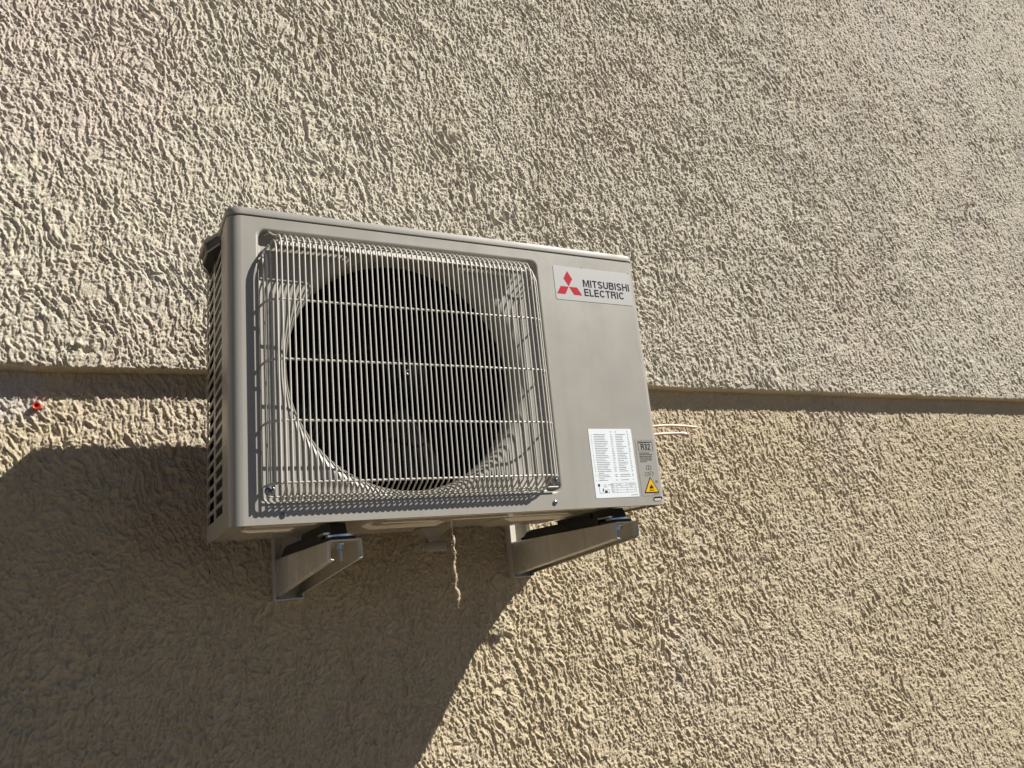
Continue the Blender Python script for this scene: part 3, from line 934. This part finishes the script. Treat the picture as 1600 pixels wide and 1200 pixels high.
# drain elbow under the base
bm = NB()
cx, cy = 0.392, 0.200
prev = None
for s_, z_ in ((0.030, -0.003), (0.030, -0.005), (0.011, -0.022), (0.009, -0.030)):
    ring = [bm.verts.new((cx + a_*s_, cy + b_*s_*0.7, z_)) for a_, b_ in ((-1, -1), (1, -1), (1, 1), (-1, 1))]
    if prev:
        for i in range(4): bm.faces.new((prev[i], prev[(i+1) % 4], ring[(i+1) % 4], ring[i]))
    else: bm.faces.new(ring)
    prev = ring
bm.faces.new(prev[::-1])
bmesh.ops.recalc_face_normals(bm, faces=bm.faces)
drain = obj('drain_socket', bm, M['drain'], unit, angle=20)
bm = NB()
ax = Vector((0.93, -0.36, -0.05)).normalized()
c0 = Vector((cx - 0.004, cy, -0.037))
pts = [c0 - ax*0.012 + Vector((0, 0, 0.004)), c0 - ax*0.006, c0, c0 + ax*0.030]
tube(bm, pts, [0.006, 0.0095, 0.0100, 0.0096], 24)
obj('drain_elbow', bm, M['drain'], drain, angle=50)
bm = NB()
tube(bm, [c0 + ax*0.0301, c0 + ax*0.0304], 0.0062, 20)
obj('drain_mouth', bm, M['cavity'], drain)

# copper connections sticking out to the right
bm = NB()
py = 0.200
def arc(p0, p1, sag, n_=12, p2=None):
    p0, p1 = Vector(p0), Vector(p1)
    return [p0.lerp(p1, k/n_) + Vector((0, 0, 1))*sag*math.sin(math.pi*k/n_) for k in range(n_+1)]
up = arc((0.880, py, 0.188), (1.085, py-0.004, 0.194), 0.008)
tube(bm, up, [0.0033]*11 + [0.0028, 0.0018], 12)
obj('copper_pipe', bm, M['copper'], unit, label='upper copper pipe stub, thinner and longer')
bm = NB()
lo = arc((0.880, py+0.004, 0.168), (1.026, py, 0.181), 0.004)
tube(bm, lo + [Vector((1.034, py, 0.1805)), Vector((1.046, py, 0.178))], [0.0036]*13 + [0.0056, 0.0052], 14)
pl = obj('copper_pipe', bm, M['copper'], unit, label='lower copper pipe stub with a flared capped end')
bm = NB()
tube(bm, [(1.0462, py, 0.178), (1.0500, py, 0.1775)], [0.0066, 0.0060], 14)
obj('pipe_cap', bm, M['pinkcap'], pl)

# ------------------------------------------------------------------ wall brackets
ZBK = -0.0250
def bracket(x0, label):
    t = empty('wall_bracket', (x0 + 0.026, WY, ZBK), label, 'wall bracket', 'brackets under the outdoor unit')
    wd = 0.0525; th = 0.0022
    yt, yw = 0.038, 0.490
    # swept channel: top web, two flanges that deepen to the wall, small lips
    bm = NB()
    def section(y):
        k = (y - yt)/(yw - yt)
        dep = 0.029 + 0.046*k
        r = 0.003
        o = []
        o.append((x0 + 0.006, ZBK - dep - 0.0034))
        o.append((x0 + 0.0012, ZBK - dep - 0.0024))
        o.append((x0 - 0.0012, ZBK - dep))
        for q in range(5):
            a_ = math.radians(180 - 90*q/4)
            o.append((x0 + r + r*math.cos(a_), ZBK - r + r*math.sin(a_)))
        for q in range(5):
            a_ = math.radians(90 - 90*q/4)
            o.append((x0 + wd - r + r*math.cos(a_), ZBK - r + r*math.sin(a_)))
        o.append((x0 + wd + 0.0012, ZBK - dep))
        o.append((x0 + wd - 0.0012, ZBK - dep - 0.0024))
        o.append((x0 + wd - 0.006, ZBK - dep - 0.0034))
        return o
    yv = [yt, yt+0.02, 0.20, 0.35, yw]
    rows = [[bm.verts.new((u, y, v)) for u, v in section(y)] for y in yv]
    for A_, B_ in zip(rows[:-1], rows[1:]):
        for i in range(len(A_)-1):
            bm.faces.new((A_[i], A_[i+1], B_[i+1], B_[i]))
    bmesh.ops.recalc_face_normals(bm, faces=bm.faces)
    arm = obj('arm', bm, M['bracket'], t, angle=35)
    md = arm.modifiers.new('thickness', 'SOLIDIFY'); md.thickness = th; md.offset = -1
    # wall channel
    bm = NB()
    zt, zb = 0.060, -0.106
    out = [(x0-0.0035, 0.4975), (x0-0.0035, 0.4730), (x0-0.0005, 0.4730), (x0-0.0005, 0.4945), (x0+wd+0.0005, 0.4945), (x0+wd+0.0005, 0.4730), (x0+wd+0.0035, 0.4730), (x0+wd+0.0035, 0.4975)]
    prism(bm, out, 'z', zb, zt)
    box(bm, x0-0.0033, x0+wd+0.0033, 0.470, 0.4972, zb-0.0024, zb-0.0001)
    pl_ = obj('wall_plate', bm, M['bracket'], t, smooth=False)
    for z_ in (-0.052, -0.088):
        bm = NB()
        lathe(bm, [(0.0003, -0.0005), (0.0035, -0.0004), (0.0035, 0.0002)], (x0 - 0.0036, 0.485, z_), 'x', 16)
        obj('rivet_hole', bm, M['black'], pl_)
    # rubber rail
    bm = NB()
    prism(bm, [(0.105, ZBK+0.0002), (0.430, ZBK+0.0002), (0.432, ZBK+0.006), (0.418, ZBK+0.007), (0.402, ZBK+0.0165), (0.110, ZBK+0.0165), (0.100, ZBK+0.009)], 'x', x0+0.0035, x0+wd-0.0045)
    bmesh.ops.bevel(bm, geom=list(bm.edges), offset=0.001, segments=1, profile=0.5, affect='EDGES')
    obj('rubber_strip', bm, M['rubber'], t, angle=30)
    # front fixing: rubber pad, zinc washer, bolt
    cx_, cy_ = x0 + 0.0245, 0.066
    bm = NB()
    prism(bm, rrect(cx_-0.022, cx_+0.022, cy_-0.020, cy_+0.030, 0.004), 'z', ZBK+0.0002, ZBK+0.0045)
    obj('rubber_pad', bm, M['rubber'], t, angle=30)
    bm = NB()
    lathe(bm, [(0.004, ZBK+0.0047), (0.0215, ZBK+0.0047), (0.0225, ZBK+0.0056), (0.0225, ZBK+0.0086), (0.0215, ZBK+0.0094), (0.004, ZBK+0.0094)], (cx_, cy_, 0), 'z', 40)
    obj('washer', bm, M['zinc'], t, angle=30)
    bm = NB()
    hexo = [(cx_+0.0078*math.cos(math.radians(60*k+12)), cy_+0.0078*math.sin(math.radians(60*k+12))) for k in range(6)]
    prism(bm, hexo, 'z', ZBK+0.0097, ZBK+0.0165)
    hex2 = [(cx_+0.0082*math.cos(math.radians(60*k+30)), cy_+0.0082*math.sin(math.radians(60*k+30))) for k in range(6)]
    prism(bm, hex2, 'z', ZBK-0.0140, ZBK-0.0072)
    lathe(bm, [(0.0105, ZBK-0.0070), (0.0105, ZBK-0.0052)], (cx_, cy_, 0), 'z', 28)
    prof = []
    z_ = ZBK-0.0142
    while z_ > ZBK-0.0325:
        prof += [(0.0036, z_), (0.0042, z_-0.0006)]; z_ -= 0.0012
    lathe(bm, prof, (cx_, cy_, 0), 'z', 18)
    obj('bolt', bm, M['zinc'], t, angle=30)
    return t
bracket(0.1541, 'left steel wall bracket, its hollow front end showing, under the fan side of the unit')
bracket(0.7009, 'right steel wall bracket seen side-on, under the label side of the unit')

# unit feet (pressed steel) standing on the brackets
for x0 in (0.1541, 0.7009):
    bm = NB()
    prism(bm, [(0.040, -0.0155), (0.112, -0.0155), (0.122, 0.0020), (0.050, 0.0020)], 'x', x0+0.004, x0+0.030)
    obj('foot', bm, M['rubber'], unit, smooth=False)
    bm = NB()
    box(bm, x0+0.004, x0+0.044, 0.128, 0.390, -0.0083, -0.0060)
    box(bm, x0+0.006, x0+0.042, 0.128, 0.262, -0.0060, 0.0020)
    obj('foot_rail', bm, M['rubber'], unit, smooth=False)
    bm = NB()
    prism(bm, rrect(x0-0.006, x0+0.030, 0.048, 0.090, 0.003), 'z', -0.0155, -0.0125)
    obj('foot_plate', bm, M['zinc'], unit, angle=30)

# ------------------------------------------------------------------ frayed dry strand hanging by a cobweb thread
bm = NB()
r3 = random.Random(5)
base_p = Vector((0.3505, 0.004, -0.033))
pts = []
NS = 46
for k in range(NS+1):
    f_ = k/NS
    pts.append(base_p + Vector((0.0014*math.sin(f_*9) + 0.0012*math.sin(f_*23+1) + r3.uniform(-.0008, .0008), r3.uniform(-.001, .001), -0.115*f_)))
def rad(f_):
    v = 0.0013 + 0.0012*abs(math.sin(f_*9.0+0.6)) + 0.0012*math.exp(-((f_-.55)/.07)**2) + 0.0020*math.exp(-((f_-.82)/.07)**2)
    if abs(f_-0.14) < 0.02 or abs(f_-0.70) < 0.025: v *= 0.35
    return v * (1.0 if f_ < .93 else 0.4)
tube(bm, pts, [rad(k/NS)*r3.uniform(0.7, 1.25) for k in range(NS+1)], 7)
for k in range(150):
    i = r3.randrange(1, NS)
    p = pts[i]; a_ = r3.uniform(0, 6.28); l = r3.uniform(0.002, 0.0055)
    d = Vector((math.cos(a_), math.sin(a_), r3.uniform(-1.8, 0.6))).normalized()
    tube(bm, [p, p + d*l*0.5 + Vector((0, 0, -.0007)), p + d*l], [0.0008, 0.0006, 0.0002], 4)
o = obj('hanging_strand', bm, M['straw'], angle=80)
tag(o, 'thin frayed straw-coloured strand hanging below the unit between the brackets', 'strand')
bm = NB()
tube(bm, [(0.3498, 0.004, -0.0002), (0.3502, 0.004, -0.018), (0.3505, 0.004, -0.034)], 0.00022, 5)
obj('thread', bm, M['straw'], o)
